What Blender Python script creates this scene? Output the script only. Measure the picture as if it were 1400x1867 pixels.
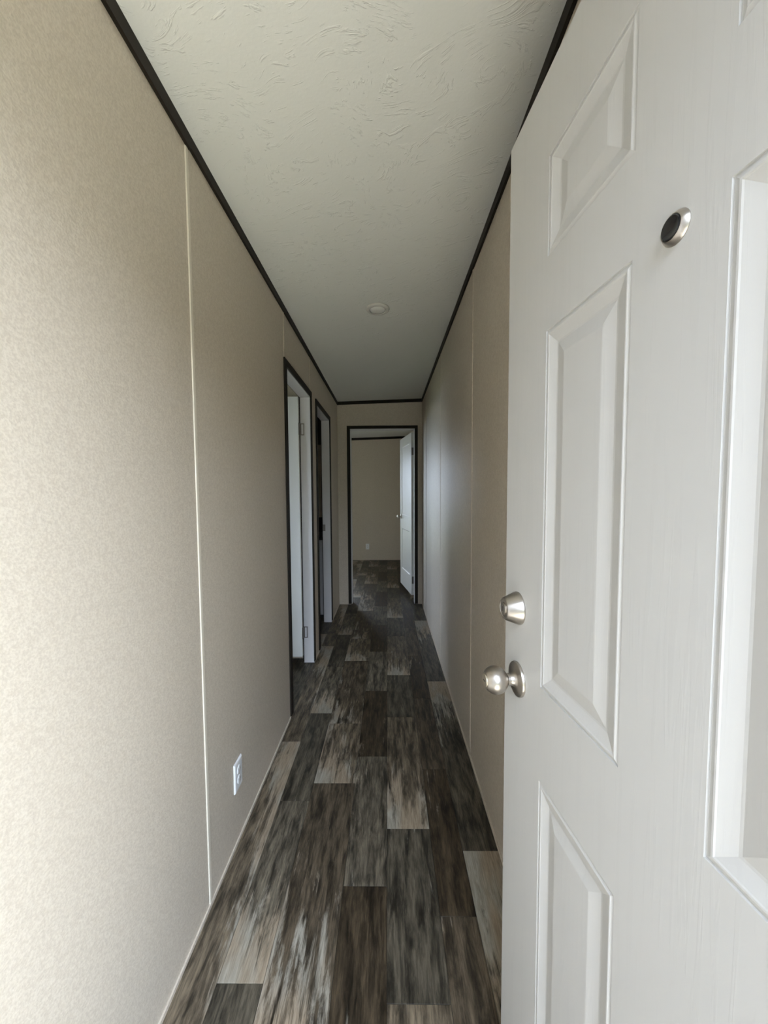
import bpy, bmesh, math, random
from mathutils import Vector, Matrix

for o in list(bpy.data.objects):
    bpy.data.objects.remove(o, do_unlink=True)
scene = bpy.context.scene
C = scene.collection
random.seed(7)

# ------------------------------------------------------------------ camera
def make_camera():
    yaw, pit, rol = -0.0096, 0.0539, -0.0060
    fwd = Vector((math.sin(yaw) * math.cos(pit), math.cos(yaw) * math.cos(pit), -math.sin(pit)))
    right = Vector((math.cos(yaw), -math.sin(yaw), 0))
    up = right.cross(fwd)
    r2 = right * math.cos(rol) + up * math.sin(rol)
    u2 = up * math.cos(rol) - right * math.sin(rol)
    cd = bpy.data.cameras.new('camera')
    cd.sensor_fit = 'VERTICAL'
    cd.sensor_height = 36.0
    cd.lens = 678.457 * 36.0 / 1867.0
    cd.clip_start = 0.01
    ob = bpy.data.objects.new('camera', cd)
    C.objects.link(ob)
    m = Matrix((r2, u2, -fwd)).transposed().to_4x4()
    m.translation = Vector((0, 0, 1.3781))
    ob.matrix_world = m
    scene.camera = ob
make_camera()

# ------------------------------------------------------------------ light
W = bpy.data.worlds.new('overcast_sky')
scene.world = W
W.use_nodes = True
bg = W.node_tree.nodes['Background']
bg.inputs['Color'].default_value = (0.75, 0.87, 1.05, 1)
bg.inputs['Strength'].default_value = 3.2

sd = bpy.data.lights.new('sun', 'SUN')
sd.energy = 5.2
sd.angle = math.radians(3)
sd.color = (1.0, 0.96, 0.89)
so = bpy.data.objects.new('sun', sd)
C.objects.link(so)
so.rotation_euler = (0, math.radians(25), 0)      # high, from the +X side, parallel to the front wall
so.location = (6, 0, 8)

def portal(name, loc, rot, sx, sy):
    l = bpy.data.lights.new(name, 'AREA')
    l.shape = 'RECTANGLE'
    l.size, l.size_y = sx, sy
    l.cycles.is_portal = True
    ob = bpy.data.objects.new(name, l)
    ob.location = loc
    ob.rotation_euler = rot
    C.objects.link(ob)

vs = scene.view_settings
vs.view_transform = 'Standard'
vs.look = 'None'
vs.gamma = 1.0
vs.use_curve_mapping = False
vs.exposure = 2.34

# ------------------------------------------------------------------ materials
def new_mat(name):
    m = bpy.data.materials.new(name)
    m.use_nodes = True
    nt = m.node_tree
    return m, nt, nt.nodes['Principled BSDF']

def N(nt, t, **kw):
    n = nt.nodes.new(t)
    for k, v in kw.items():
        setattr(n, k, v)
    return n

def noise(nt, vec, scale, detail=4, rough=0.5, dist=0.0):
    n = N(nt, 'ShaderNodeTexNoise')
    n.inputs['Scale'].default_value = scale
    n.inputs['Detail'].default_value = detail
    n.inputs['Roughness'].default_value = rough
    n.inputs['Distortion'].default_value = dist
    nt.links.new(vec, n.inputs['Vector'])
    return n.outputs['Fac']

def mapping(nt, vec, scale=(1, 1, 1)):
    n = N(nt, 'ShaderNodeMapping')
    n.inputs['Scale'].default_value = scale
    nt.links.new(vec, n.inputs['Vector'])
    return n.outputs['Vector']

def math_(nt, op, a, b=None, c=None, clamp=False):
    n = N(nt, 'ShaderNodeMath', operation=op, use_clamp=clamp)
    for i, v in enumerate((a, b, c)):
        if v is None:
            continue
        if isinstance(v, (int, float)):
            n.inputs[i].default_value = v
        else:
            nt.links.new(v, n.inputs[i])
    return n.outputs[0]

def maprange(nt, v, a, b, c=0.0, d=1.0, smooth=True):
    n = N(nt, 'ShaderNodeMapRange')
    if smooth:
        n.interpolation_type = 'SMOOTHSTEP'
    nt.links.new(v, n.inputs['Value'])
    for k, x in (('From Min', a), ('From Max', b), ('To Min', c), ('To Max', d)):
        n.inputs[k].default_value = x
    return n.outputs['Result']

def mixc(nt, fac, a, b, mode='MIX'):
    n = N(nt, 'ShaderNodeMix', data_type='RGBA', blend_type=mode)
    for idx, v in ((0, fac), (6, a), (7, b)):
        if isinstance(v, (int, float)):
            n.inputs[idx].default_value = v
        elif isinstance(v, tuple):
            n.inputs[idx].default_value = (*v, 1) if len(v) == 3 else v
        else:
            nt.links.new(v, n.inputs[idx])
    return n.outputs[2]

def bump(nt, p, h, strength, dist):
    b = N(nt, 'ShaderNodeBump')
    b.inputs['Strength'].default_value = strength
    b.inputs['Distance'].default_value = dist
    nt.links.new(h, b.inputs['Height'])
    nt.links.new(b.outputs['Normal'], p.inputs['Normal'])

def geo_pos(nt):
    return N(nt, 'ShaderNodeNewGeometry').outputs['Position']

def obj_co(nt):
    return N(nt, 'ShaderNodeTexCoord').outputs['Object']

def mat_wallpaper(name, c1, c2, rough=0.42):
    m, nt, p = new_mat(name)
    pos = geo_pos(nt)
    n1 = noise(nt, pos, 210, 3, 0.6)
    n2 = noise(nt, pos, 70, 3, 0.6)
    s = math_(nt, 'ADD', math_(nt, 'MULTIPLY', n1, 0.65), math_(nt, 'MULTIPLY', n2, 0.35))
    f = maprange(nt, s, 0.36, 0.64)
    nt.links.new(mixc(nt, f, c1, c2), p.inputs['Base Color'])
    p.inputs['Roughness'].default_value = rough
    p.inputs['Specular IOR Level'].default_value = 0.45
    bump(nt, p, s, 0.35, 0.003)
    return m

def mat_ceiling():
    m, nt, p = new_mat('textured_ceiling_paint')
    pos = geo_pos(nt)
    w = noise(nt, pos, 2.2, 2, 0.5)
    v = N(nt, 'ShaderNodeVectorMath', operation='ADD')
    cmb = N(nt, 'ShaderNodeCombineXYZ')
    nt.links.new(math_(nt, 'MULTIPLY', w, 1.6), cmb.inputs[0])
    nt.links.new(math_(nt, 'MULTIPLY', w, -0.8), cmb.inputs[1])
    nt.links.new(pos, v.inputs[0])
    nt.links.new(cmb.outputs[0], v.inputs[1])
    st = noise(nt, mapping(nt, v.outputs[0], (22, 80, 1)), 1.0, 3, 0.6, 0.6)
    sp = noise(nt, pos, 26, 2, 0.5)
    ridge = maprange(nt, math_(nt, 'ADD', math_(nt, 'MULTIPLY', st, 0.6), math_(nt, 'MULTIPLY', sp, 0.4)), 0.545, 0.65)
    fine = noise(nt, pos, 120, 2, 0.5)
    h = math_(nt, 'ADD', ridge, math_(nt, 'MULTIPLY', fine, 0.25))
    p.inputs['Base Color'].default_value = (0.77, 0.78, 0.74, 1)
    p.inputs['Roughness'].default_value = 0.6
    p.inputs['Specular IOR Level'].default_value = 0.3
    bump(nt, p, h, 0.40, 0.0035)
    return m

def mat_simple(name, col, rough=0.5, metal=0.0, var=0.06, scale=40, spec=0.5, bmp=0.0):
    m, nt, p = new_mat(name)
    n = noise(nt, obj_co(nt), scale, 3, 0.5)
    lo = tuple(c * (1 - var) for c in col)
    hi = tuple(min(1, c * (1 + var)) for c in col)
    nt.links.new(mixc(nt, n, lo, hi), p.inputs['Base Color'])
    p.inputs['Roughness'].default_value = rough
    p.inputs['Metallic'].default_value = metal
    p.inputs['Specular IOR Level'].default_value = spec
    if bmp:
        bump(nt, p, n, bmp, 0.002)
    return m

def mat_door_paint(name, col, rough=0.4, grain=0.08):
    m, nt, p = new_mat(name)
    co = obj_co(nt)
    g = noise(nt, mapping(nt, co, (90, 90, 4)), 1.0, 4, 0.6, 0.8)
    g2 = maprange(nt, g, 0.52, 0.62)
    nt.links.new(mixc(nt, math_(nt, 'MULTIPLY', g2, 0.5), col, tuple(c * 0.97 for c in col)), p.inputs['Base Color'])
    p.inputs['Roughness'].default_value = rough
    p.inputs['Specular IOR Level'].default_value = 0.45
    bump(nt, p, g2, grain, 0.0008)
    return m

def mat_brushed(name, col, rough):
    m, nt, p = new_mat(name)
    n = noise(nt, mapping(nt, obj_co(nt), (60, 60, 900)), 1.0, 2, 0.5)
    nt.links.new(mixc(nt, n, tuple(c * 0.88 for c in col), col), p.inputs['Base Color'])
    p.inputs['Metallic'].default_value = 1.0
    p.inputs['Roughness'].default_value = rough
    bump(nt, p, n, 0.08, 0.0005)
    return m

def mat_plank():
    m, nt, p = new_mat('weathered_vinyl_plank')
    tc = N(nt, 'ShaderNodeTexCoord')
    oi = N(nt, 'ShaderNodeObjectInfo')
    off = N(nt, 'ShaderNodeCombineXYZ')
    nt.links.new(math_(nt, 'MULTIPLY', oi.outputs['Random'], 37.0), off.inputs[0])
    nt.links.new(math_(nt, 'MULTIPLY', oi.outputs['Random'], 91.0), off.inputs[1])
    va = N(nt, 'ShaderNodeVectorMath', operation='ADD')
    nt.links.new(tc.outputs['Object'], va.inputs[0])
    nt.links.new(off.outputs[0], va.inputs[1])
    co = va.outputs[0]
    sep = N(nt, 'ShaderNodeSeparateXYZ')
    nt.links.new(tc.outputs['Generated'], sep.inputs[0])
    def att(n):
        a = N(nt, 'ShaderNodeAttribute', attribute_type='OBJECT', attribute_name=n)
        return a.outputs['Fac']
    y = sep.outputs['Y']
    x = sep.outputs['X']
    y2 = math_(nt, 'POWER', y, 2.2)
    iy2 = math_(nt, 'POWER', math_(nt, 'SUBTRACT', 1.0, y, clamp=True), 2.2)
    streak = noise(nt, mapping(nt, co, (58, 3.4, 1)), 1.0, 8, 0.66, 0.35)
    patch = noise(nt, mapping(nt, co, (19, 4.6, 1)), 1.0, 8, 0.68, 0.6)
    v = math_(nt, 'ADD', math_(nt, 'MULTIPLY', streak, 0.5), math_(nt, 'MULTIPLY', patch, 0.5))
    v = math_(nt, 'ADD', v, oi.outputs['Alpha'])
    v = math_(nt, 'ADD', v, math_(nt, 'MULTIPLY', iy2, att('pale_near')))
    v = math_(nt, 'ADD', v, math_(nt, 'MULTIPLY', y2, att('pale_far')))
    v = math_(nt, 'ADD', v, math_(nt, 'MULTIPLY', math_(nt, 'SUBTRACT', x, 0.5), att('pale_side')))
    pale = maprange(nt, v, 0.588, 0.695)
    grain = noise(nt, mapping(nt, co, (170, 13, 1)), 1.0, 5, 0.65, 0.6)
    blot = noise(nt, mapping(nt, co, (34, 6, 1)), 1.0, 8, 0.68, 0.3)
    tone = math_(nt, 'MULTIPLY', math_(nt, 'ADD', 0.5, math_(nt, 'MULTIPLY', maprange(nt, grain, 0.3, 0.7), 0.6)),
                 math_(nt, 'ADD', 0.25, math_(nt, 'MULTIPLY', maprange(nt, blot, 0.33, 0.67), 1.5)))
    tn = N(nt, 'ShaderNodeVectorMath', operation='SCALE')
    nt.links.new(oi.outputs['Color'], tn.inputs[0])
    nt.links.new(tone, tn.inputs['Scale'])
    hue = noise(nt, mapping(nt, co, (9, 3, 1)), 1.0, 2, 0.5)
    lightc = mixc(nt, maprange(nt, hue, 0.4, 0.6), (0.44, 0.36, 0.265), (0.46, 0.435, 0.37))
    lt = mixc(nt, math_(nt, 'MULTIPLY', maprange(nt, grain, 0.35, 0.65), 0.6), mixc(nt, 1.0, lightc, (0.55, 0.53, 0.5), 'MULTIPLY'), lightc)
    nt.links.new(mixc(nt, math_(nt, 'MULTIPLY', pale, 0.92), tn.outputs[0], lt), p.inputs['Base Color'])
    r = maprange(nt, blot, 0.3, 0.7, 0.40, 0.52, False)
    nt.links.new(r, p.inputs['Roughness'])
    p.inputs['Specular IOR Level'].default_value = 0.28
    bump(nt, p, math_(nt, 'ADD', grain, math_(nt, 'MULTIPLY', patch, 0.5)), 0.12, 0.0015)
    return m

def mat_glass():
    m, nt, p = new_mat('window_glass')
    out = nt.nodes['Material Output']
    tr = N(nt, 'ShaderNodeBsdfTransparent')
    gl = N(nt, 'ShaderNodeBsdfGlossy')
    gl.inputs['Roughness'].default_value = 0.02
    fr = N(nt, 'ShaderNodeFresnel')
    mx = N(nt, 'ShaderNodeMixShader')
    nt.links.new(fr.outputs[0], mx.inputs[0])
    nt.links.new(tr.outputs[0], mx.inputs[1])
    nt.links.new(gl.outputs[0], mx.inputs[2])
    nt.links.new(mx.outputs[0], out.inputs['Surface'])
    nt.nodes.remove(p)
    return m

M = dict(
    wall=mat_wallpaper('beige_vinyl_wall', (0.545, 0.475, 0.385), (0.645, 0.575, 0.475)),
    batten=mat_simple('cream_batten', (0.74, 0.68, 0.57), 0.4),
    ceiling=mat_ceiling(),
    dark=mat_simple('dark_brown_trim', (0.017, 0.013, 0.009), 0.6, var=0.25, scale=60, spec=0.22),
    jamb=mat_simple('white_jamb_paint', (0.66, 0.65, 0.655), 0.45, var=0.03),
    door=mat_door_paint('white_steel_door', (0.575, 0.57, 0.55)),
    slab=mat_door_paint('white_interior_door', (0.84, 0.85, 0.83), 0.38, 0.05),
    nickel=mat_brushed('satin_nickel', (0.54, 0.50, 0.45), 0.34),
    nickel_dark=mat_brushed('dull_nickel', (0.30, 0.28, 0.26), 0.45),
    keyface=mat_brushed('pale_key_cylinder', (0.78, 0.72, 0.60), 0.4),
    black=mat_simple('black_lens', (0.012, 0.012, 0.014), 0.12, var=0.2),
    slot=mat_simple('dark_slot', (0.02, 0.02, 0.02), 0.6),
    plate=mat_simple('white_plastic', (0.86, 0.87, 0.88), 0.25, var=0.02),
    lampwhite=mat_simple('lamp_trim_white', (0.62, 0.61, 0.57), 0.4, var=0.03),
    lens=mat_simple('lamp_lens', (0.80, 0.80, 0.76), 0.25, var=0.03),
    plank=mat_plank(),
    subfloor=mat_simple('dark_subfloor', (0.02, 0.018, 0.014), 0.7),
    blackstone=mat_simple('black_countertop', (0.012, 0.012, 0.012), 0.3, var=0.3),
    vanity=mat_simple('white_cabinet', (0.55, 0.54, 0.54), 0.45, var=0.03),
    blackwood=mat_simple('black_cabinet', (0.010, 0.009, 0.008), 0.45, var=0.3),
    exterior=mat_simple('blocker_siding', (0.035, 0.030, 0.025), 0.7),  # near black so the added wing reflects little light
    darkgreen=mat_simple('blocker_green_siding', (0.05, 0.06, 0.045), 0.7),
    lawn=mat_simple('added_lawn_grass', (0.085, 0.105, 0.05), 0.9, var=0.35, scale=6.0, bmp=0.4),
    ground=mat_simple('bounce_concrete', (0.58, 0.53, 0.44), 0.9, var=0.12, scale=2.0, bmp=0.3),
    glass=mat_glass(),
)

# ------------------------------------------------------------------ helpers
def add_hexa(bm, c8):
    v = [bm.verts.new(c) for c in c8]
    for f in ((0, 3, 2, 1), (4, 5, 6, 7), (0, 1, 5, 4), (1, 2, 6, 5), (2, 3, 7, 6), (3, 0, 4, 7)):
        bm.faces.new([v[i] for i in f])

def add_box(bm, x0, x1, y0, y1, z0, z1):
    """z0/z1 may be numbers or functions of x (for things that follow the sloping ceiling)"""
    fz0 = z0 if callable(z0) else (lambda x: z0)
    fz1 = z1 if callable(z1) else (lambda x: z1)
    add_hexa(bm, [(x0, y0, fz0(x0)), (x1, y0, fz0(x1)), (x1, y1, fz0(x1)), (x0, y1, fz0(x0)),
                  (x0, y0, fz1(x0)), (x1, y0, fz1(x1)), (x1, y1, fz1(x1)), (x0, y1, fz1(x0))])

def obj(name, bm, mat, parent=None, smooth=False, bevel=0.0, center=True):
    """links a bmesh as one object; its origin goes to the middle of its base"""
    bmesh.ops.recalc_face_normals(bm, faces=bm.faces)
    if bevel:
        bmesh.ops.bevel(bm, geom=list(bm.edges), offset=bevel, segments=2, profile=0.5, affect='EDGES')
    off = Vector((0, 0, 0))
    if center and bm.verts:
        xs = [v.co.x for v in bm.verts]; ys = [v.co.y for v in bm.verts]; zs = [v.co.z for v in bm.verts]
        off = Vector(((min(xs) + max(xs)) / 2, (min(ys) + max(ys)) / 2, min(zs)))
        bmesh.ops.translate(bm, verts=bm.verts, vec=-off)
    me = bpy.data.meshes.new(name)
    bm.to_mesh(me)
    bm.free()
    if smooth:
        for p in me.polygons:
            p.use_smooth = True
    me.materials.append(M[mat])
    o = bpy.data.objects.new(name, me)
    o.location = off
    C.objects.link(o)
    if parent:
        par_off = WORLD.get(parent.name, Vector((0, 0, 0)))
        o.parent = parent
        o.location = off - par_off
    WORLD[o.name] = off
    return o
WORLD = {}

def boxobj(name, mat, parent, x0, x1, y0, y1, z0, z1, bevel=0.0):
    bm = bmesh.new()
    add_box(bm, x0, x1, y0, y1, z0, z1)
    return obj(name, bm, mat, parent, bevel=bevel)

def boxes(name, mat, parent, lst):
    bm = bmesh.new()
    for b in lst:
        add_box(bm, *b)
    return obj(name, bm, mat, parent)

def empty(name, loc):
    o = bpy.data.objects.new(name, None)
    o.location = loc
    C.objects.link(o)
    WORLD[o.name] = Vector(loc)
    return o

def tag(o, label=None, cat=None, group=None, kind=None):
    if label: o['label'] = label
    if cat: o['category'] = cat
    if group: o['group'] = group
    if kind: o['kind'] = kind
    return o

def lathe(profile, seg=32):
    """profile: list of (r, h), axis = +Z"""
    bm = bmesh.new()
    rings = []
    for r, h in profile:
        if r < 1e-6:
            rings.append([bm.verts.new((0, 0, h))])
        else:
            rings.append([bm.verts.new((r * math.cos(2 * math.pi * k / seg), r * math.sin(2 * math.pi * k / seg), h)) for k in range(seg)])
    for a, b in zip(rings, rings[1:]):
        for k in range(seg):
            k2 = (k + 1) % seg
            if len(a) == 1 and len(b) == 1:
                continue
            if len(a) == 1:
                bm.faces.new((a[0], b[k], b[k2]))
            elif len(b) == 1:
                bm.faces.new((a[k], a[k2], b[0]))
            else:
                bm.faces.new((a[k], a[k2], b[k2], b[k]))
    return bm

def shade(o, angle=35):
    me = o.data
    for p in me.polygons:
        p.use_smooth = True
    try:
        me.set_sharp_from_angle(angle=math.radians(angle))
    except Exception:
        pass
    return o

# ------------------------------------------------------------------ dimensions (metres)
XL, XR = -0.5986, 0.4216            # hall walls
XLB = XL - 0.076                     # room side of the hall's left wall
YE, YEB = 4.507, 4.612              # hall end wall
XO = -3.0                           # exterior wall on the left
XRO = XR + 0.13
YF = -0.02                          # inner face of the front wall
YFO = -0.15
YB = 7.483                          # bedroom far wall
YBO = YB + 0.13
YP0, YP1 = 3.02, 3.10               # partition between the two left rooms
def ceil(x):
    return 2.4563 + (x - XL) * (2.4861 - 2.4563) / (XR - XL)

# ------------------------------------------------------------------ outdoors
bm = bmesh.new()
add_box(bm, -30, 30, -30, 34, -0.64, -0.62)
tag(obj('ground', bm, 'lawn'), 'added dark green lawn around the house, keeping ground bounce low', 'lawn', kind='structure')  # lawn is added: dark, so distant ground sends less light down the hall
bm = bmesh.new()
add_box(bm, -0.48, 5.0, -3.4, -0.16, -0.62, -0.58)
tag(obj('bounce_slab', bm, 'ground'), 'added pale concrete slab bouncing light into the entrance', 'patio', kind='structure')  # unseen pad added to bounce light onto upper walls and ceiling

# unseen house added across the yard to block low sky light
nb = empty('sky_blocker_house', (0, -9.5, -0.62))
tag(nb, 'added dark green house across the yard, blocking low sky light', 'house')
boxobj('body', 'darkgreen', nb, -7, 7, -13.5, -9, -0.62, 2.10)
bm = bmesh.new()
pr = [(-14.0, 2.10), (-8.6, 2.10), (-8.6, 2.22), (-11.25, 3.5), (-14.0, 2.22)]
lo = [bm.verts.new((-7.3, y, z)) for y, z in pr]
hi = [bm.verts.new((7.3, y, z)) for y, z in pr]
for k in range(5):
    bm.faces.new((lo[k], lo[(k + 1) % 5], hi[(k + 1) % 5], hi[k]))
bm.faces.new(lo)
bm.faces.new(hi)
obj('roof', bm, 'exterior', nb)
for x in (-4.5, 3.0):
    w = boxobj('window', 'jamb', nb, x, x + 1.2, -9.0, -8.95, 0.4, 1.6)
    boxobj('pane', 'black', w, x + 0.08, x + 1.12, -8.95, -8.94, 0.48, 1.52)

# clapboard wing running out from the left jamb, added to shade the open door
wing = boxobj('wall_light_blocker', 'exterior', None, -0.70, -0.50, -4.2, -0.152, -0.62, 2.75)
tag(wing, 'added dark brown clapboard wing outside, blocking light on the entrance door', 'wall', kind='structure')
for k in range(20):
    bm = bmesh.new()
    z = -0.58 + k * 0.165
    add_hexa(bm, [(-0.50, -4.2, z), (-0.485, -4.2, z), (-0.485, -0.155, z), (-0.50, -0.155, z),
                  (-0.50, -4.2, z + 0.165), (-0.496, -4.2, z + 0.165), (-0.496, -0.155, z + 0.165), (-0.50, -0.155, z + 0.165)])
    obj('clapboard', bm, 'exterior', wing)

# ------------------------------------------------------------------ floor with planks
floor = boxobj('floor', 'subfloor', None, XO - 0.13, XRO, YFO, YBO, -0.12, -0.004)
tag(floor, 'dark weathered wood look plank floor', 'floor', kind='structure')

DK = (0.084, 0.065, 0.043)      # dark brown
CH = (0.082, 0.070, 0.050)      # charcoal
VD = (0.052, 0.038, 0.023)      # very dark brown
BR = (0.130, 0.103, 0.070)      # mid brown
GR = (0.118, 0.100, 0.072)      # greyish
PER = 1.28
# per column: (x0, x1, [(joint, colour, streak, pale_near, pale_far, pale_side) ...]) with joints inside one pattern period
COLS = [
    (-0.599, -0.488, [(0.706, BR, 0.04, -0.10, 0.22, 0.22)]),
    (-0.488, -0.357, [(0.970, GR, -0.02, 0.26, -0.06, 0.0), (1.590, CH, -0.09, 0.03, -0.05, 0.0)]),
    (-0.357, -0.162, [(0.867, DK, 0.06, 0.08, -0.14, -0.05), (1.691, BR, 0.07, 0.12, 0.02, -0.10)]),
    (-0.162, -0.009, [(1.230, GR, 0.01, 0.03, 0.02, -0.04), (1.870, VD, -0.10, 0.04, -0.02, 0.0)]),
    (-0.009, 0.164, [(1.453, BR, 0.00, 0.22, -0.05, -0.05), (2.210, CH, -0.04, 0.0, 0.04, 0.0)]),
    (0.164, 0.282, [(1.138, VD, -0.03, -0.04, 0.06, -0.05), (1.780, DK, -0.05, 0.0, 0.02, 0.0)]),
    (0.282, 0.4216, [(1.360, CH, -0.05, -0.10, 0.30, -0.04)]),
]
PW = 1.0206
def plank(x0, x1, y0, y1, d):
    g = 0.0006
    bm = bmesh.new()
    c = 0.0003
    a = [(x0 + g, y0 + g), (x1 - g, y0 + g), (x1 - g, y1 - g), (x0 + g, y1 - g)]
    b = [(x0 + g + c, y0 + g + c), (x1 - g - c, y0 + g + c), (x1 - g - c, y1 - g - c), (x0 + g + c, y1 - g - c)]
    va = [bm.verts.new((p[0], p[1], -0.004)) for p in a]
    vb = [bm.verts.new((p[0], p[1], -0.0003)) for p in a]
    vc = [bm.verts.new((p[0], p[1], 0.0)) for p in b]
    for lo, hi in ((va, vb), (vb, vc)):
        for k in range(4):
            bm.faces.new((lo[k], lo[(k + 1) % 4], hi[(k + 1) % 4], hi[k]))
    bm.faces.new(vc)
    o = obj('plank', bm, 'plank', floor)
    j = [random.uniform(0.92, 1.08) for _ in range(2)]
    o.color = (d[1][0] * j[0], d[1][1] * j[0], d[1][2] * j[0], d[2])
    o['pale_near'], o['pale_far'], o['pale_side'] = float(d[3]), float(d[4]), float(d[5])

for rep in range(0, -3, -1):
    for ci, (cx0, cx1, joints) in enumerate(COLS):
        x0, x1 = cx0 + rep * PW, cx1 + rep * PW
        if x1 < XO + 0.02:
            continue
        x0 = max(x0, XO)
        shift = rep * 0.37
        if rep == 0:
            ylim = (YF, YB)
        else:
            ylim = (YF, YB)
        seq = []
        for k in range(-2, 9):
            for jn in joints:
                seq.append((jn[0] + shift + k * PER, jn))
        seq.sort(key=lambda t: t[0])
        for (ya, d), (yb, _) in zip(seq, seq[1:]):
            y0, y1 = max(ya, ylim[0]), min(yb, ylim[1])
            if y1 - y0 < 0.02:
                continue
            plank(x0, x1, y0, y1, d)

# ------------------------------------------------------------------ ceiling
cl = boxobj('ceiling', 'ceiling', None, XO - 0.13, XRO, YFO, YBO, ceil, lambda x: ceil(x) + 0.15)
tag(cl, 'white ceiling with a brushed stipple texture', 'ceiling', kind='structure')

# ------------------------------------------------------------------ door openings
D1 = dict(c0=2.192, c1=2.962, i0=2.238, i1=2.925, j0=2.246, j1=2.934, ct=2.162, it=2.122, jt=2.116)
D2 = dict(c0=3.140, c1=3.915, i0=3.182, i1=3.876, j0=3.190, j1=3.868, ct=2.158, it=2.120, jt=2.112)
D3 = dict(c0=-0.484, c1=0.366, i0=-0.446, i1=0.331, j0=-0.438, j1=0.324, ct=2.170, it=2.135, jt=2.127)
JT = 0.018

# ------------------------------------------------------------------ walls
PT = 0.010   # panel thickness
# hall left wall: core + panels + battens
core = []
xa, xb = XLB, XL - PT
prev = YF
for d in (D1, D2):
    core.append((xa, xb, prev, d['j0'] - JT, 0, ceil))
    core.append((xa, xb, d['j0'] - JT, d['j1'] + JT, d['jt'] + JT, ceil))
    prev = d['j1'] + JT
core.append((xa, xb, prev, YE, 0, ceil))
wl = boxes('wall_left', 'wall', None, core)
tag(wl, 'beige textured vinyl panel wall with two doorways and the low outlet', 'wall', kind='structure')
S1, S2, S3 = 1.167, 2.210, 2.935
def panel(parent, x0, x1, y0, y1, z0, z1):
    return boxobj('wall_panel', 'wall', parent, x0, x1, y0, y1, z0, z1)
g = 0.001
xp = (XL - PT, XL)
panel(wl, *xp, YF, S1 - g, 0.0, ceil)
panel(wl, *xp, S1 + g, D1['j0'] - JT, 0.0, ceil)
panel(wl, *xp, D1['j0'] - JT + g, S3 - g, D1['jt'] + JT, ceil)
panel(wl, *xp, S3 + g, D2['j0'] - JT, D1['jt'] + JT, ceil)
panel(wl, *xp, D1['j1'] + JT, D2['j0'] - JT, 0.0, D1['jt'] + JT - g)
panel(wl, *xp, D2['j0'] - JT + g, D2['j1'] + JT, D2['jt'] + JT, ceil)
panel(wl, *xp, D2['j1'] + JT + g, YE, 0.0, ceil)
def batten_x(parent, x, s, y, w, z0, z1, mat='batten'):
    """flat batten with eased edges on a wall facing s (+1/-1 in X)"""
    bm = bmesh.new()
    t = 0.0032 * s
    pr = [(x, y - w / 2), (x + t * 0.7, y - w / 2 + 0.0012), (x + t, y - w / 2 + 0.003), (x + t, y + w / 2 - 0.003), (x + t * 0.7, y + w / 2 - 0.0012), (x, y + w / 2)]
    lo = [bm.verts.new((a, b, z0)) for a, b in pr]
    hi = [bm.verts.new((a, b, z1)) for a, b in pr]
    n = len(pr)
    for k in range(n):
        bm.faces.new((lo[k], lo[(k + 1) % n], hi[(k + 1) % n], hi[k]))
    bm.faces.new(lo)
    bm.faces.new(hi)
    return obj('batten', bm, mat, parent)
CT = 0.037   # crown strip height
batten_x(wl, XL, 1, S1, 0.017, 0.006, ceil(XL) - CT - 0.006)
batten_x(wl, XL, 1, S2, 0.015, D1['ct'] + 0.001, ceil(XL) - CT, 'wall')
batten_x(wl, XL, 1, S3, 0.015, D1['ct'] + 0.001, ceil(XL) - CT, 'wall')

# hall right wall, running on beside the bedroom
wr = boxes('wall_right', 'wall', None, [(XR + PT, XRO, YF, YB, 0, ceil)])
tag(wr, 'plain beige vinyl panel wall behind the open front door', 'wall', kind='structure')
RS = [1.868, 2.966, 4.056]
ys = [YF] + RS + [YE]
for a, b in zip(ys, ys[1:]):
    panel(wr, XR, XR + PT, a + g, b - g, 0.0, lambda x: ceil(XR))
panel(wr, XR, XR + PT, YEB, YB, 0.0, lambda x: ceil(XR))
for y in RS:
    batten_x(wr, XR, -1, y, 0.014, 0.014, ceil(XR) - CT, 'wall')

# hall end wall
we = boxes('wall_end', 'wall', None, [
    (XO, D3['j0'] - JT, YE + (0.0), YEB, 0, ceil),
    (D3['j0'] - JT, D3['j1'] + JT, YE, YEB, D3['jt'] + JT, ceil),
    (D3['j1'] + JT, XR, YE, YEB, 0, ceil)])
tag(we, 'beige end wall of the hall around the bedroom doorway', 'wall', kind='structure')

# bedroom far wall with a window left of the doorway's view
BW = dict(x0=-2.92, x1=-1.22, z0=0.12, z1=2.12)
wb = boxes('wall_back', 'wall', None, [
    (XO, BW['x0'], YB + PT, YBO, 0, ceil), (BW['x1'], XR, YB + PT, YBO, 0, ceil),
    (BW['x0'], BW['x1'], YB + PT, YBO, 0, BW['z0']), (BW['x0'], BW['x1'], YB + PT, YBO, BW['z1'], ceil)])
tag(wb, 'beige far wall of the bedroom beyond the end doorway', 'wall', kind='structure')
panel(wb, XO, BW['x0'], YB, YB + PT, 0, ceil)
panel(wb, BW['x0'], BW['x1'], YB, YB + PT, 0, BW['z0'])
panel(wb, BW['x0'], BW['x1'], YB, YB + PT, BW['z1'], ceil)
panel(wb, BW['x1'], -0.262, YB, YB + PT, 0, ceil)
panel(wb, -0.260, XR, YB, YB + PT, 0, ceil)

# exterior wall on the left with the window of the side bedroom
LW1 = dict(y0=0.55, y1=1.72, z0=0.75, z1=2.10)
wo = boxes('wall_outer', 'wall', None, [
    (XO - 0.13, XO, YFO, LW1['y0'], 0, ceil), (XO - 0.13, XO, LW1['y1'], YBO, 0, ceil),
    (XO - 0.13, XO, LW1['y0'], LW1['y1'], 0, LW1['z0']), (XO - 0.13, XO, LW1['y0'], LW1['y1'], LW1['z1'], ceil)])
tag(wo, 'beige outer wall of the left rooms with one window', 'wall', kind='structure')

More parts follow.
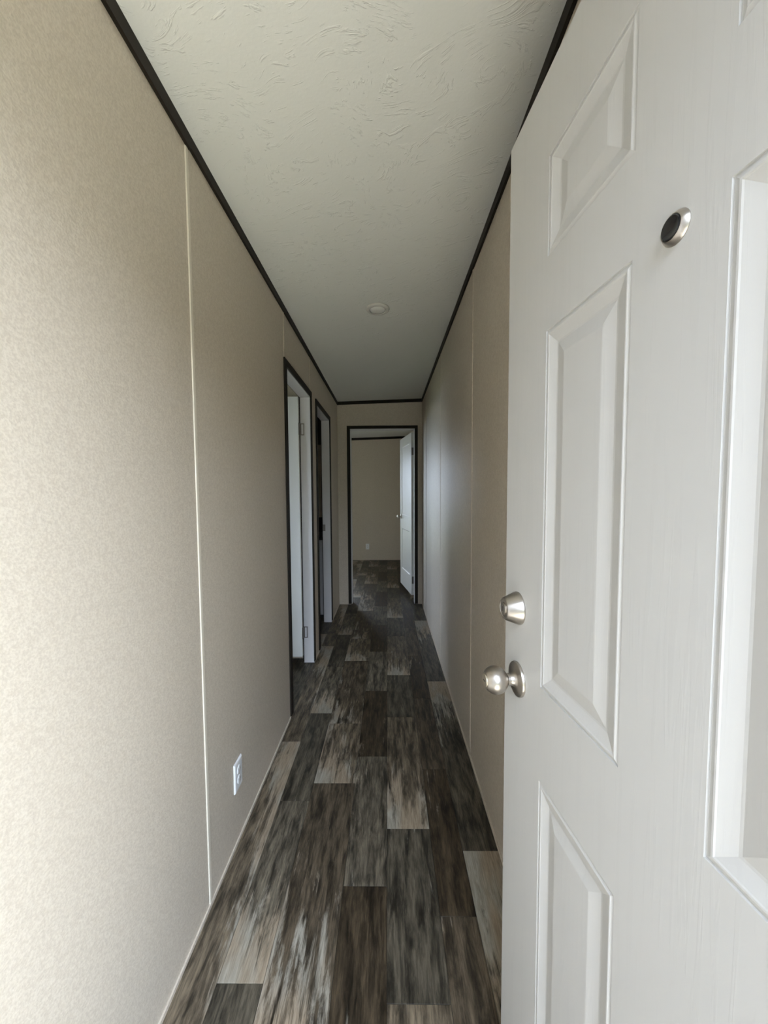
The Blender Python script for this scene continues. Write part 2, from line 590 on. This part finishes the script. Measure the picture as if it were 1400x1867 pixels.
# front wall round the entrance
EX0, EX1, EZ = -0.470, 0.345, 2.06
wf = boxes('wall_front', 'wall', None, [
    (XO, EX0, YFO, YF, 0, ceil), (EX0, EX1, YFO, YF, EZ, ceil), (EX1, XRO, YFO, YF, 0, ceil)])
tag(wf, 'front wall around the entrance behind the viewer', 'wall', kind='structure')

# partition between the left rooms
wp = boxes('wall_partition', 'wall', None, [(XO, XLB, YP0, YP1, 0, ceil)])
tag(wp, 'beige partition between the side bedroom and the bathroom', 'wall', kind='structure')

# ------------------------------------------------------------------ windows
def window(name, label, axis, a0, a1, z0, z1, p0, p1):
    def bx(u0, u1, w0, w1, q0, q1):
        return (q0, q1, u0, u1, w0, w1) if axis == 'x' else (u0, u1, q0, q1, w0, w1)
    t = 0.045
    root = boxes(name, 'plate', None, [bx(a0, a0 + t, z0, z1, p0, p1), bx(a1 - t, a1, z0, z1, p0, p1),
                                       bx(a0 + t, a1 - t, z0, z0 + t, p0, p1), bx(a0 + t, a1 - t, z1 - t, z1, p0, p1)])
    tag(root, label, 'window', kind='structure')
    zm = (z0 + z1) / 2
    pm = (p0 + p1) / 2
    boxes('meeting_rail', 'plate', root, [bx(a0 + t, a1 - t, zm - 0.02, zm + 0.02, pm - 0.02, pm + 0.02)])
    boxes('pane', 'glass', root, [bx(a0 + t, a1 - t, z0 + t, zm - 0.02, pm - 0.002, pm + 0.002)])
    boxes('pane', 'glass', root, [bx(a0 + t, a1 - t, zm + 0.02, z1 - t, pm - 0.002, pm + 0.002)])
window('window_1', 'white sash window in the side bedroom', 'x', LW1['y0'], LW1['y1'], LW1['z0'], LW1['z1'], XO - 0.10, XO - 0.03)
window('window_2', 'white sash window in the far wall of the end bedroom', 'y', BW['x0'], BW['x1'], BW['z0'], BW['z1'], YB + 0.04, YB + 0.10)
portal('side_bedroom_daylight', (XO - 0.14, (LW1['y0'] + LW1['y1']) / 2, (LW1['z0'] + LW1['z1']) / 2), (0, -math.pi / 2, 0), LW1['z1'] - LW1['z0'], LW1['y1'] - LW1['y0'])
portal('far_window_daylight', ((BW['x0'] + BW['x1']) / 2, YBO + 0.01, (BW['z0'] + BW['z1']) / 2), (-math.pi / 2, 0, 0), BW['x1'] - BW['x0'], BW['z1'] - BW['z0'])
portal('entrance_daylight', ((EX0 + EX1) / 2, YFO - 0.01, EZ / 2), (math.pi / 2, 0, 0), EX1 - EX0, EZ)

# ------------------------------------------------------------------ crown strips
def crown(name, label, pieces):
    root = None
    for p in pieces:
        if root is None:
            root = empty(name, (p[0], p[2], ceil(p[0]) - 0.05))
            tag(root, label, 'trim', kind='structure')
        x0, x1, y0, y1, h = p
        boxobj('trim_piece', 'dark', root, x0, x1, y0, y1, lambda x: ceil(x) - h, ceil)
t = 0.010
crown('trim_1', 'dark brown strip along the ceiling over the left wall', [
    (XL, XL + t, YF, S1 + 0.012, 0.040), (XL, XL + t, S1 + 0.012, S2 + 0.012, 0.035), (XL, XL + t, S2 + 0.012, S3 + 0.01, 0.036), (XL, XL + t, S3 + 0.01, YE - t, 0.033)])
crown('trim_2', 'dark brown strip along the ceiling over the right wall', [
    (XR - t, XR, YF, RS[0] - 0.01, 0.038), (XR - t, XR, RS[0] - 0.01, RS[1], 0.035), (XR - t, XR, RS[1], YE - t, 0.035)])
crown('trim_3', 'dark brown strip above the bedroom doorway at the ceiling', [(XL, XR, YE - t, YE, 0.037)])
crown('trim_4', 'dark brown strip along the ceiling of the bedroom far wall', [(XO, XR, YB - t, YB, 0.045)])

# ------------------------------------------------------------------ base strips
def base(name, label, lst):
    b = boxes(name, 'wall', None, lst)
    tag(b, label, 'baseboard', kind='structure')
base('baseboard_left', 'thin beige strip along the foot of the left wall', [
    (XL, XL + 0.005, YF, D1['c0'], 0, 0.012), (XL, XL + 0.005, D1['c1'], D2['c0'], 0, 0.012), (XL, XL + 0.005, D2['c1'], YE, 0, 0.012)])
base('baseboard_right', 'thin beige strip along the foot of the right wall', [(XR - 0.005, XR, YF, YE, 0, 0.014)])
base('baseboard_back', 'thin beige strip along the foot of the bedroom far wall', [(XO, XR, YB - 0.006, YB, 0, 0.02)])

# ------------------------------------------------------------------ door frames (casing + jamb)
def frame_on_x(name, label, d, strike=None, hinges=()):
    root = empty(name, (XL, (d['c0'] + d['c1']) / 2, 0))
    tag(root, label, 'door frame', kind='structure')
    t = 0.009
    boxobj('casing', 'dark', root, XL, XL + t, d['c0'], d['i0'], 0.016, d['ct'])
    boxobj('casing', 'dark', root, XL, XL + t, d['i1'], d['c1'], 0.016, d['ct'])
    boxobj('casing', 'dark', root, XL, XL + t, d['i0'], d['i1'], d['it'], d['ct'])
    boxobj('jamb', 'jamb', root, XLB - 0.004, XL + 0.0005, d['j0'] - JT, d['j0'], 0.004, d['jt'] + JT)
    boxobj('jamb', 'jamb', root, XLB - 0.004, XL + 0.0005, d['j1'], d['j1'] + JT, 0.004, d['jt'] + JT)
    boxobj('jamb', 'jamb', root, XLB - 0.004, XL + 0.0005, d['j0'], d['j1'], d['jt'], d['jt'] + JT)
    # casing on the room side
    for a, b, z0, z1 in ((d['c0'], d['i0'], 0.016, d['ct']), (d['i1'], min(d['c1'], YP0 if d is D1 else 99), 0.016, d['ct']), (d['i0'], d['i1'], d['it'], d['ct'])):
        boxobj('casing', 'dark', root, XLB - 0.012, XLB - 0.004, max(a, YP1 if d is D2 else -9), b, z0, z1)
    if strike:
        boxobj('strike_plate', 'nickel_dark', root, XL - 0.078, XL - 0.052, d['j1'] - 0.0015, d['j1'], strike - 0.034, strike + 0.034)
    for z in hinges:
        hb = []
        hx0, hx1, w = XLB - 0.003, XLB + 0.027, 0.007
        hz0, hz1 = z - 0.046, z + 0.046
        y0, y1 = d['j1'] - 0.002, d['j1']
        hb = [(hx0, hx1, y0, y1, hz0, hz0 + w), (hx0, hx1, y0, y1, hz1 - w, hz1), (hx1 - w, hx1, y0, y1, hz0 + w, hz1 - w), (hx0, hx0 + w, y0, y1, hz0 + w, hz1 - w)]
        boxes('hinge', 'nickel_dark', root, hb)
    return root
f1 = frame_on_x('trim_5', 'dark brown casing and white jamb of the nearer left doorway', D1, hinges=(1.870, 0.255))
f2 = frame_on_x('trim_6', 'dark brown casing and white jamb of the narrow looking bathroom doorway', D2, strike=1.008)

root = empty('trim_7', ((D3['c0'] + D3['c1']) / 2, YE, 0))
tag(root, 'dark brown casing and white jamb of the bedroom doorway at the hall end', 'door frame', kind='structure')
t = 0.010
boxobj('casing', 'dark', root, D3['c0'], D3['i0'], YE - t, YE, 0.008, D3['ct'])
boxobj('casing', 'dark', root, D3['i1'], D3['c1'], YE - t, YE, 0.008, D3['ct'])
boxobj('casing', 'dark', root, D3['i0'], D3['i1'], YE - t, YE, D3['it'], D3['ct'])
boxobj('jamb', 'jamb', root, D3['j0'] - JT, D3['j0'], YE - 0.0005, YEB + 0.004, 0.004, D3['jt'] + JT)
boxobj('jamb', 'jamb', root, D3['j1'], D3['j1'] + JT, YE - 0.0005, YEB + 0.004, 0.004, D3['jt'] + JT)
boxobj('jamb', 'jamb', root, D3['j0'], D3['j1'], YE - 0.0005, YEB + 0.004, D3['jt'], D3['jt'] + JT)

root = empty('trim_8', ((EX0 + EX1) / 2, YFO, 0))
tag(root, 'white jamb around the entrance behind the viewer', 'door frame', kind='structure')
boxobj('jamb', 'jamb', root, EX0, EX0 + 0.02, YFO, YF, 0.0, EZ)
boxobj('jamb', 'jamb', root, EX1 - 0.015, EX1, YFO, YF, 0.0, EZ)
boxobj('jamb', 'jamb', root, EX0 + 0.02, EX1 - 0.015, YFO, YF, EZ - 0.01, EZ)

# ------------------------------------------------------------------ panelled door slabs
# local frame of a slab: X = from the free (latch) edge to the hinge edge, Y = into the slab (front face at Y 0), Z up
def panel_rings(bm, u0, u1, z0, z1, prof, yf, s):
    prev = None
    for d, h in prof:
        y = yf - s * h
        r = [bm.verts.new((u0 + d, y, z0 + d)), bm.verts.new((u1 - d, y, z0 + d)), bm.verts.new((u1 - d, y, z1 - d)), bm.verts.new((u0 + d, y, z1 - d))]
        if prev:
            for k in range(4):
                bm.faces.new((prev[k], prev[(k + 1) % 4], r[(k + 1) % 4], r[k]))
        prev = r
    bm.faces.new(prev)

def door_slab(name, label, width, z0, z1, th, panels, prof, mat, origin, direction):
    root = empty(name, (0, 0, 0))
    tag(root, label, 'door', kind='structure')
    us = sorted({0.0, width} | {p[0] for p in panels} | {p[1] for p in panels})
    zs = sorted({z0, z1} | {p[2] for p in panels} | {p[3] for p in panels})
    bm = bmesh.new()
    def hole(a, b):
        return any(p[0] - 1e-6 <= a < p[1] - 1e-6 and p[2] - 1e-6 <= b < p[3] - 1e-6 for p in panels)
    for yf in (0.0, th):
        for i in range(len(us) - 1):
            for k in range(len(zs) - 1):
                if hole(us[i], zs[k]):
                    continue
                bm.faces.new([bm.verts.new(c) for c in ((us[i], yf, zs[k]), (us[i + 1], yf, zs[k]), (us[i + 1], yf, zs[k + 1]), (us[i], yf, zs[k + 1]))])
    for c4 in (((0, 0, z0), (0, th, z0), (0, th, z1), (0, 0, z1)), ((width, 0, z0), (width, th, z0), (width, th, z1), (width, 0, z1)),
               ((0, 0, z0), (width, 0, z0), (width, th, z0), (0, th, z0)), ((0, 0, z1), (width, 0, z1), (width, th, z1), (0, th, z1))):
        bm.faces.new([bm.verts.new(c) for c in c4])
    bmesh.ops.remove_doubles(bm, verts=bm.verts, dist=1e-5)
    obj('door_leaf', bm, mat, root, center=False)
    for p in panels:
        for yf, s in ((0.0, -1), (th, 1)):
            bm = bmesh.new()
            panel_rings(bm, *p, prof, yf, -s)
            o = obj('panel', bm, mat, root, center=False)
    dx, dy = direction
    ang = math.atan2(dy, dx)
    root.matrix_world = Matrix.Translation((origin[0], origin[1], 0)) @ Matrix.Rotation(ang, 4, 'Z')
    return root

def on_face(name, bm, mat, root, u, z, yf=0.0, out=-1, angle=35):
    """a lathed piece whose axis leaves the slab's face"""
    rot = Matrix.Rotation(math.pi / 2 if out < 0 else -math.pi / 2, 4, 'X')
    bmesh.ops.recalc_face_normals(bm, faces=bm.faces)
    bmesh.ops.transform(bm, matrix=rot, verts=bm.verts)
    me = bpy.data.meshes.new(name)
    bm.to_mesh(me)
    bm.free()
    me.materials.append(M[mat])
    o = bpy.data.objects.new(name, me)
    C.objects.link(o)
    o.parent = root
    o.location = (u, yf, z)
    shade(o, angle)
    return o

# entrance door
ANG = 0.0934
DW = 0.784
PRO = [(0.0, 0.0), (0.0005, -0.0021), (0.0012, -0.0023), (0.0066, 0.0002), (0.0085, 0.0002), (0.0100, -0.0006), (0.026, -0.0047), (0.029, -0.0049), (0.050, -0.0012), (0.052, -0.0011)]
pans = []
for u0, u1 in ((0.147, 0.334), (0.445, 0.632)):
    pans += [(u0, u1, 1.755, 1.910), (u0, u1, 1.042, 1.638), (u0, u1, 0.240, 0.876)]
hall_door = door_slab('door_1', 'white six panel entrance door standing open against the right wall', DW, 0.02, 2.045, 0.044, pans, PRO, 'door',
                      (0.2466, 0.7698), (math.sin(ANG), -math.cos(ANG)))
# local +Y must point away from the viewer (towards the right wall)
UK = 0.061
# knob
def knob_profile():
    pr = [(0.0, 0.0), (0.033, 0.0), (0.0332, 0.002), (0.0322, 0.0050), (0.029, 0.0066), (0.0175, 0.0072), (0.0150, 0.0088), (0.0125, 0.0120), (0.0112, 0.0170), (0.0112, 0.0225)]
    cz, r = 0.0455, 0.0262
    for k in range(2, 15):
        a = math.pi * k / 20.0
        th = -math.pi / 2 + 0.36 + (k - 2) * (math.pi - 0.36 - 0.62) / 12.0
        pr.append((r * math.cos(th), cz + r * math.sin(th) * 0.93))
    return pr
kb = empty('door_knob', (0, 0, 0))
kb.parent = hall_door
kb.location = (UK, 0, 1.013)
kp = knob_profile()
on_face('rose', lathe(kp[:9] + [(0.0, 0.0170)], 40), 'nickel', kb, 0, 0)
on_face('knob', lathe([(0.0, 0.0165), (0.0112, 0.0165)] + kp[9:] + [(0.0, kp[-1][1])], 40), 'nickel', kb, 0, 0)
rr, hh = kp[-1]
on_face('keyway_face', lathe([(0.0, hh - 0.001), (0.0125, hh - 0.001), (0.0125, hh + 0.0012), (0.0118, hh + 0.002), (0.0, hh + 0.002)], 32), 'keyface', kb, 0, 0)
bm = bmesh.new()
add_box(bm, -0.0045, 0.0045, -0.0009, 0.0009, hh + 0.0019, hh + 0.0024)
on_face('keyhole', bm, 'slot', kb, 0, 0)
bm = lathe([(0.0, 0.0108), (0.0012, 0.0108), (0.0012, 0.0117), (0.0, 0.0117)], 10)
bmesh.ops.rotate(bm, verts=bm.verts, cent=(0, 0, 0), matrix=Matrix.Rotation(-math.pi / 2 * 0.8, 3, 'X') )
bmesh.ops.translate(bm, verts=bm.verts, vec=(0, 0, 0.0165))
on_face('pin_hole', bm, 'slot', kb, 0, 0)
# deadbolt
db = empty('deadbolt', (0, 0, 0))
db.parent = hall_door
db.location = (UK - 0.003, 0, 1.152)
on_face('cylinder_ring', lathe([(0.0, 0.0), (0.0315, 0.0), (0.0318, 0.002), (0.0310, 0.0045), (0.0215, 0.0270), (0.0200, 0.0290), (0.0178, 0.0296), (0.0172, 0.0285), (0.0, 0.0285)], 40), 'nickel', db, 0, 0)
on_face('keyway_face', lathe([(0.0, 0.028), (0.0115, 0.028), (0.0115, 0.0305), (0.0108, 0.0312), (0.0, 0.0312)], 32), 'nickel', db, 0, 0)
bm = bmesh.new()
add_box(bm, -0.0009, 0.0009, -0.0045, 0.0045, 0.0311, 0.0316)
on_face('keyhole', bm, 'slot', db, 0, 0)
# inner knob and thumb turn on the far face
on_face('inner_knob', lathe(kp + [(0.0, kp[-1][1])], 32), 'nickel', hall_door, UK, 1.013, 0.044, 1)
on_face('thumb_turn_plate', lathe([(0.0, 0.0), (0.030, 0.0), (0.030, 0.004), (0.026, 0.008), (0.0, 0.008)], 32), 'nickel', hall_door, UK, 1.152, 0.044, 1)
# peephole
ph = empty('peephole', (0, 0, 0))
ph.parent = hall_door
ph.location = (0.392, 0, 1.633)
on_face('ring', lathe([(0.0, 0.0), (0.0155, 0.0), (0.0158, 0.0010), (0.0152, 0.0024), (0.0124, 0.0062), (0.0116, 0.0066), (0.0111, 0.0060), (0.0111, 0.0030), (0.0, 0.0030)], 40), 'nickel', ph, 0, 0)
on_face('lens', lathe([(0.0, 0.003), (0.0110, 0.003), (0.0110, 0.0070), (0.0100, 0.0076), (0.0075, 0.0068), (0.0040, 0.0062), (0.0, 0.0060)], 32), 'black', ph, 0, 0)

# interior slabs: two recessed panels
PRI = [(0.0, 0.0), (0.004, -0.0030), (0.010, -0.0050), (0.012, -0.0055)]
def two_panels(w, zb, zt):
    return [(0.11, w - 0.11, zb + 0.235, zb + 0.80), (0.11, w - 0.11, zb + 0.985, zt - 0.12)]
SW = 0.700
ZB, ZT = 0.070, 2.112
# side bedroom door: hinged on the far jamb, swung square into the room
d1s = door_slab('door_2', 'white door swung open inside the nearer left doorway', SW, ZB, ZT, 0.036, two_panels(SW, ZB, ZT), PRI, 'slab',
                (XLB - 0.010 - SW, 2.893), (1, 0))
for z in (1.870, 0.255):
    bm = bmesh.new()
    add_box(bm, SW, SW + 0.0018, 0.004, 0.034, z - 0.046, z + 0.046)
    obj('hinge_leaf', bm, 'nickel_dark', d1s, center=False)
    o = on_face('hinge_barrel', lathe([(0.0, 0), (0.005, 0), (0.005, 0.092), (0.0, 0.092)], 12), 'nickel_dark', d1s, SW + 0.004, z - 0.046, 0.036, -1)
    o.rotation_euler = (-math.pi / 2, 0, 0)
# end bedroom door: hinged on the right jamb, swung into the bedroom
HX, HY = 0.298, 4.660
FXp, FYp = 0.182, 5.330
L3 = math.hypot(HX - FXp, HY - FYp)
d3s = door_slab('door_3', 'white two panel door standing open into the bedroom at the hall end', L3, ZB, ZT, 0.036, two_panels(L3, ZB, ZT), PRI, 'slab',
                (FXp, FYp), ((HX - FXp) / L3, (HY - FYp) / L3))
for z in (1.88, 0.26):
    bm = bmesh.new()
    add_box(bm, L3, L3 + 0.0018, 0.003, 0.034, z - 0.046, z + 0.046)
    obj('hinge_leaf', bm, 'nickel_dark', d3s, center=False)
small = [(0.0, 0.0), (0.031, 0.0), (0.031, 0.003), (0.027, 0.006), (0.012, 0.008), (0.0105, 0.026), (0.018, 0.032), (0.0245, 0.042), (0.0250, 0.050), (0.021, 0.058), (0.012, 0.061), (0.0, 0.061)]
for y, out in ((0.0, -1), (0.036, 1)):
    on_face('door_knob', lathe(small, 28), 'nickel', d3s, 0.062, 1.03, y, out)

# ------------------------------------------------------------------ outlets
def outlet(name, label, origin, rz):
    """local frame: X along the wall, Y = out of the wall is -Y"""
    r = empty(name, (0, 0, 0))
    tag(r, label, 'outlet', 'white wall outlets')
    bm = bmesh.new()
    w, h, tt, c = 0.035, 0.0575, 0.0062, 0.0035
    lo = [bm.verts.new(v) for v in ((-w, 0, -h), (w, 0, -h), (w, 0, h), (-w, 0, h))]
    mi = [bm.verts.new(v) for v in ((-w, -tt * 0.45, -h), (w, -tt * 0.45, -h), (w, -tt * 0.45, h), (-w, -tt * 0.45, h))]
    hi = [bm.verts.new(v) for v in ((-w + c, -tt, -h + c), (w - c, -tt, -h + c), (w - c, -tt, h - c), (-w + c, -tt, h - c))]
    for a, b in ((lo, mi), (mi, hi)):
        for k in range(4):
            bm.faces.new((a[k], a[(k + 1) % 4], b[(k + 1) % 4], b[k]))
    bm.faces.new(hi)
    bm.faces.new(lo)
    obj('cover_plate', bm, 'plate', r, center=False)
    for dz in (-0.0195, 0.0195):
        rec = on_face('receptacle', lathe([(0.0, 0.004), (0.0165, 0.004), (0.0165, 0.0078), (0.0155, 0.0084), (0.0, 0.0084)], 24), 'plate', r, 0, dz)
        for sx, hh2 in ((-0.006, 0.0045), (0.006, 0.0035)):
            bm = bmesh.new()
            add_box(bm, sx - 0.001, sx + 0.001, -0.0087, -0.0080, 0.003 - hh2, 0.003 + hh2)
            obj('slot', bm, 'slot', rec, center=False)
    on_face('screw', lathe([(0.0, 0.005), (0.003, 0.005), (0.003, 0.0068), (0.0, 0.0072)], 12), 'nickel', r, 0, 0)
    r.matrix_world = Matrix.Translation(origin) @ Matrix.Rotation(rz, 4, 'Z')
outlet('wall_outlet', 'white double outlet low on the hall wall near the pale vertical batten', (XL, 1.406, 0.270), math.pi / 2)
outlet('wall_outlet', 'white outlet low on the far wall of the end bedroom', (-0.409, YB, 0.276), 0)

# ------------------------------------------------------------------ ceiling light
lx, ly = -0.052, 2.286
lt = empty('recessed_light', (lx, ly, ceil(lx)))
tag(lt, 'small round unlit recessed light in the white hall ceiling', 'ceiling light')
def down(name, prof, mat):
    bm = lathe([(r, -h) for r, h in prof], 40)
    bmesh.ops.recalc_face_normals(bm, faces=bm.faces)
    me = bpy.data.meshes.new(name)
    bm.to_mesh(me)
    bm.free()
    me.materials.append(M[mat])
    o = bpy.data.objects.new(name, me)
    C.objects.link(o)
    o.parent = lt
    shade(o, 40)
down('trim_ring', [(0.0, 0.0), (0.070, 0.0), (0.0705, 0.003), (0.067, 0.009), (0.060, 0.0125), (0.050, 0.0125), (0.046, 0.006), (0.046, 0.002), (0.0, 0.002)], 'lampwhite')
down('lens', [(0.045, 0.003), (0.045, 0.009), (0.040, 0.0145), (0.025, 0.0185), (0.0, 0.0200)], 'lens')

# ------------------------------------------------------------------ bathroom furniture
vx0, vx1 = -1.55, XLB - 0.014
vy0, vy1 = 3.97, YE - 0.002
va = empty('bathroom_vanity', ((vx0 + vx1) / 2, (vy0 + vy1) / 2, 0))
tag(va, 'white vanity cabinet with black top inside the bathroom doorway', 'cabinet')
boxobj('toe_kick', 'blackwood', va, vx0, vx1, vy0 + 0.06, vy1, 0.0, 0.045)
boxobj('body', 'vanity', va, vx0, vx1, vy0 + 0.018, vy1, 0.045, 0.865)
nd = 2
wdt = (vx1 - vx0) / nd
for k in range(nd):
    d = boxobj('cabinet_door', 'vanity', va, vx0 + k * wdt + 0.004, vx0 + (k + 1) * wdt - 0.004, vy0, vy0 + 0.018, 0.06, 0.85, 0.002)
    kx = vx0 + (k + 1) * wdt - 0.05 if k == 0 else vx0 + k * wdt + 0.05
    boxobj('handle', 'nickel_dark', d, kx - 0.006, kx + 0.006, vy0 - 0.022, vy0, 0.62, 0.74, 0.002)
boxobj('countertop', 'blackstone', va, vx0 - 0.01, vx1, vy0 - 0.012, vy1, 0.865, 0.900, 0.002)
boxobj('backsplash', 'blackstone', va, vx0 - 0.01, vx1, vy1 - 0.02, vy1, 0.900, 1.075)
wc = empty('wall_cabinet', ((vx0 + vx1) / 2, YE, 1.95))
tag(wc, 'black wall cabinet hung above the bathroom vanity', 'cabinet')
boxobj('body', 'blackwood', wc, vx0, vx1, YE - 0.30, YE, 1.95, 2.36)
for k in range(nd):
    d = boxobj('cabinet_door', 'blackwood', wc, vx0 + k * wdt + 0.003, vx0 + (k + 1) * wdt - 0.003, YE - 0.318, YE - 0.30, 1.955, 2.355, 0.002)
    kx = vx0 + (k + 1) * wdt - 0.05 if k == 0 else vx0 + k * wdt + 0.05
    boxobj('handle', 'nickel_dark', d, kx - 0.006, kx + 0.006, YE - 0.336, YE - 0.318, 1.98, 2.08, 0.002)
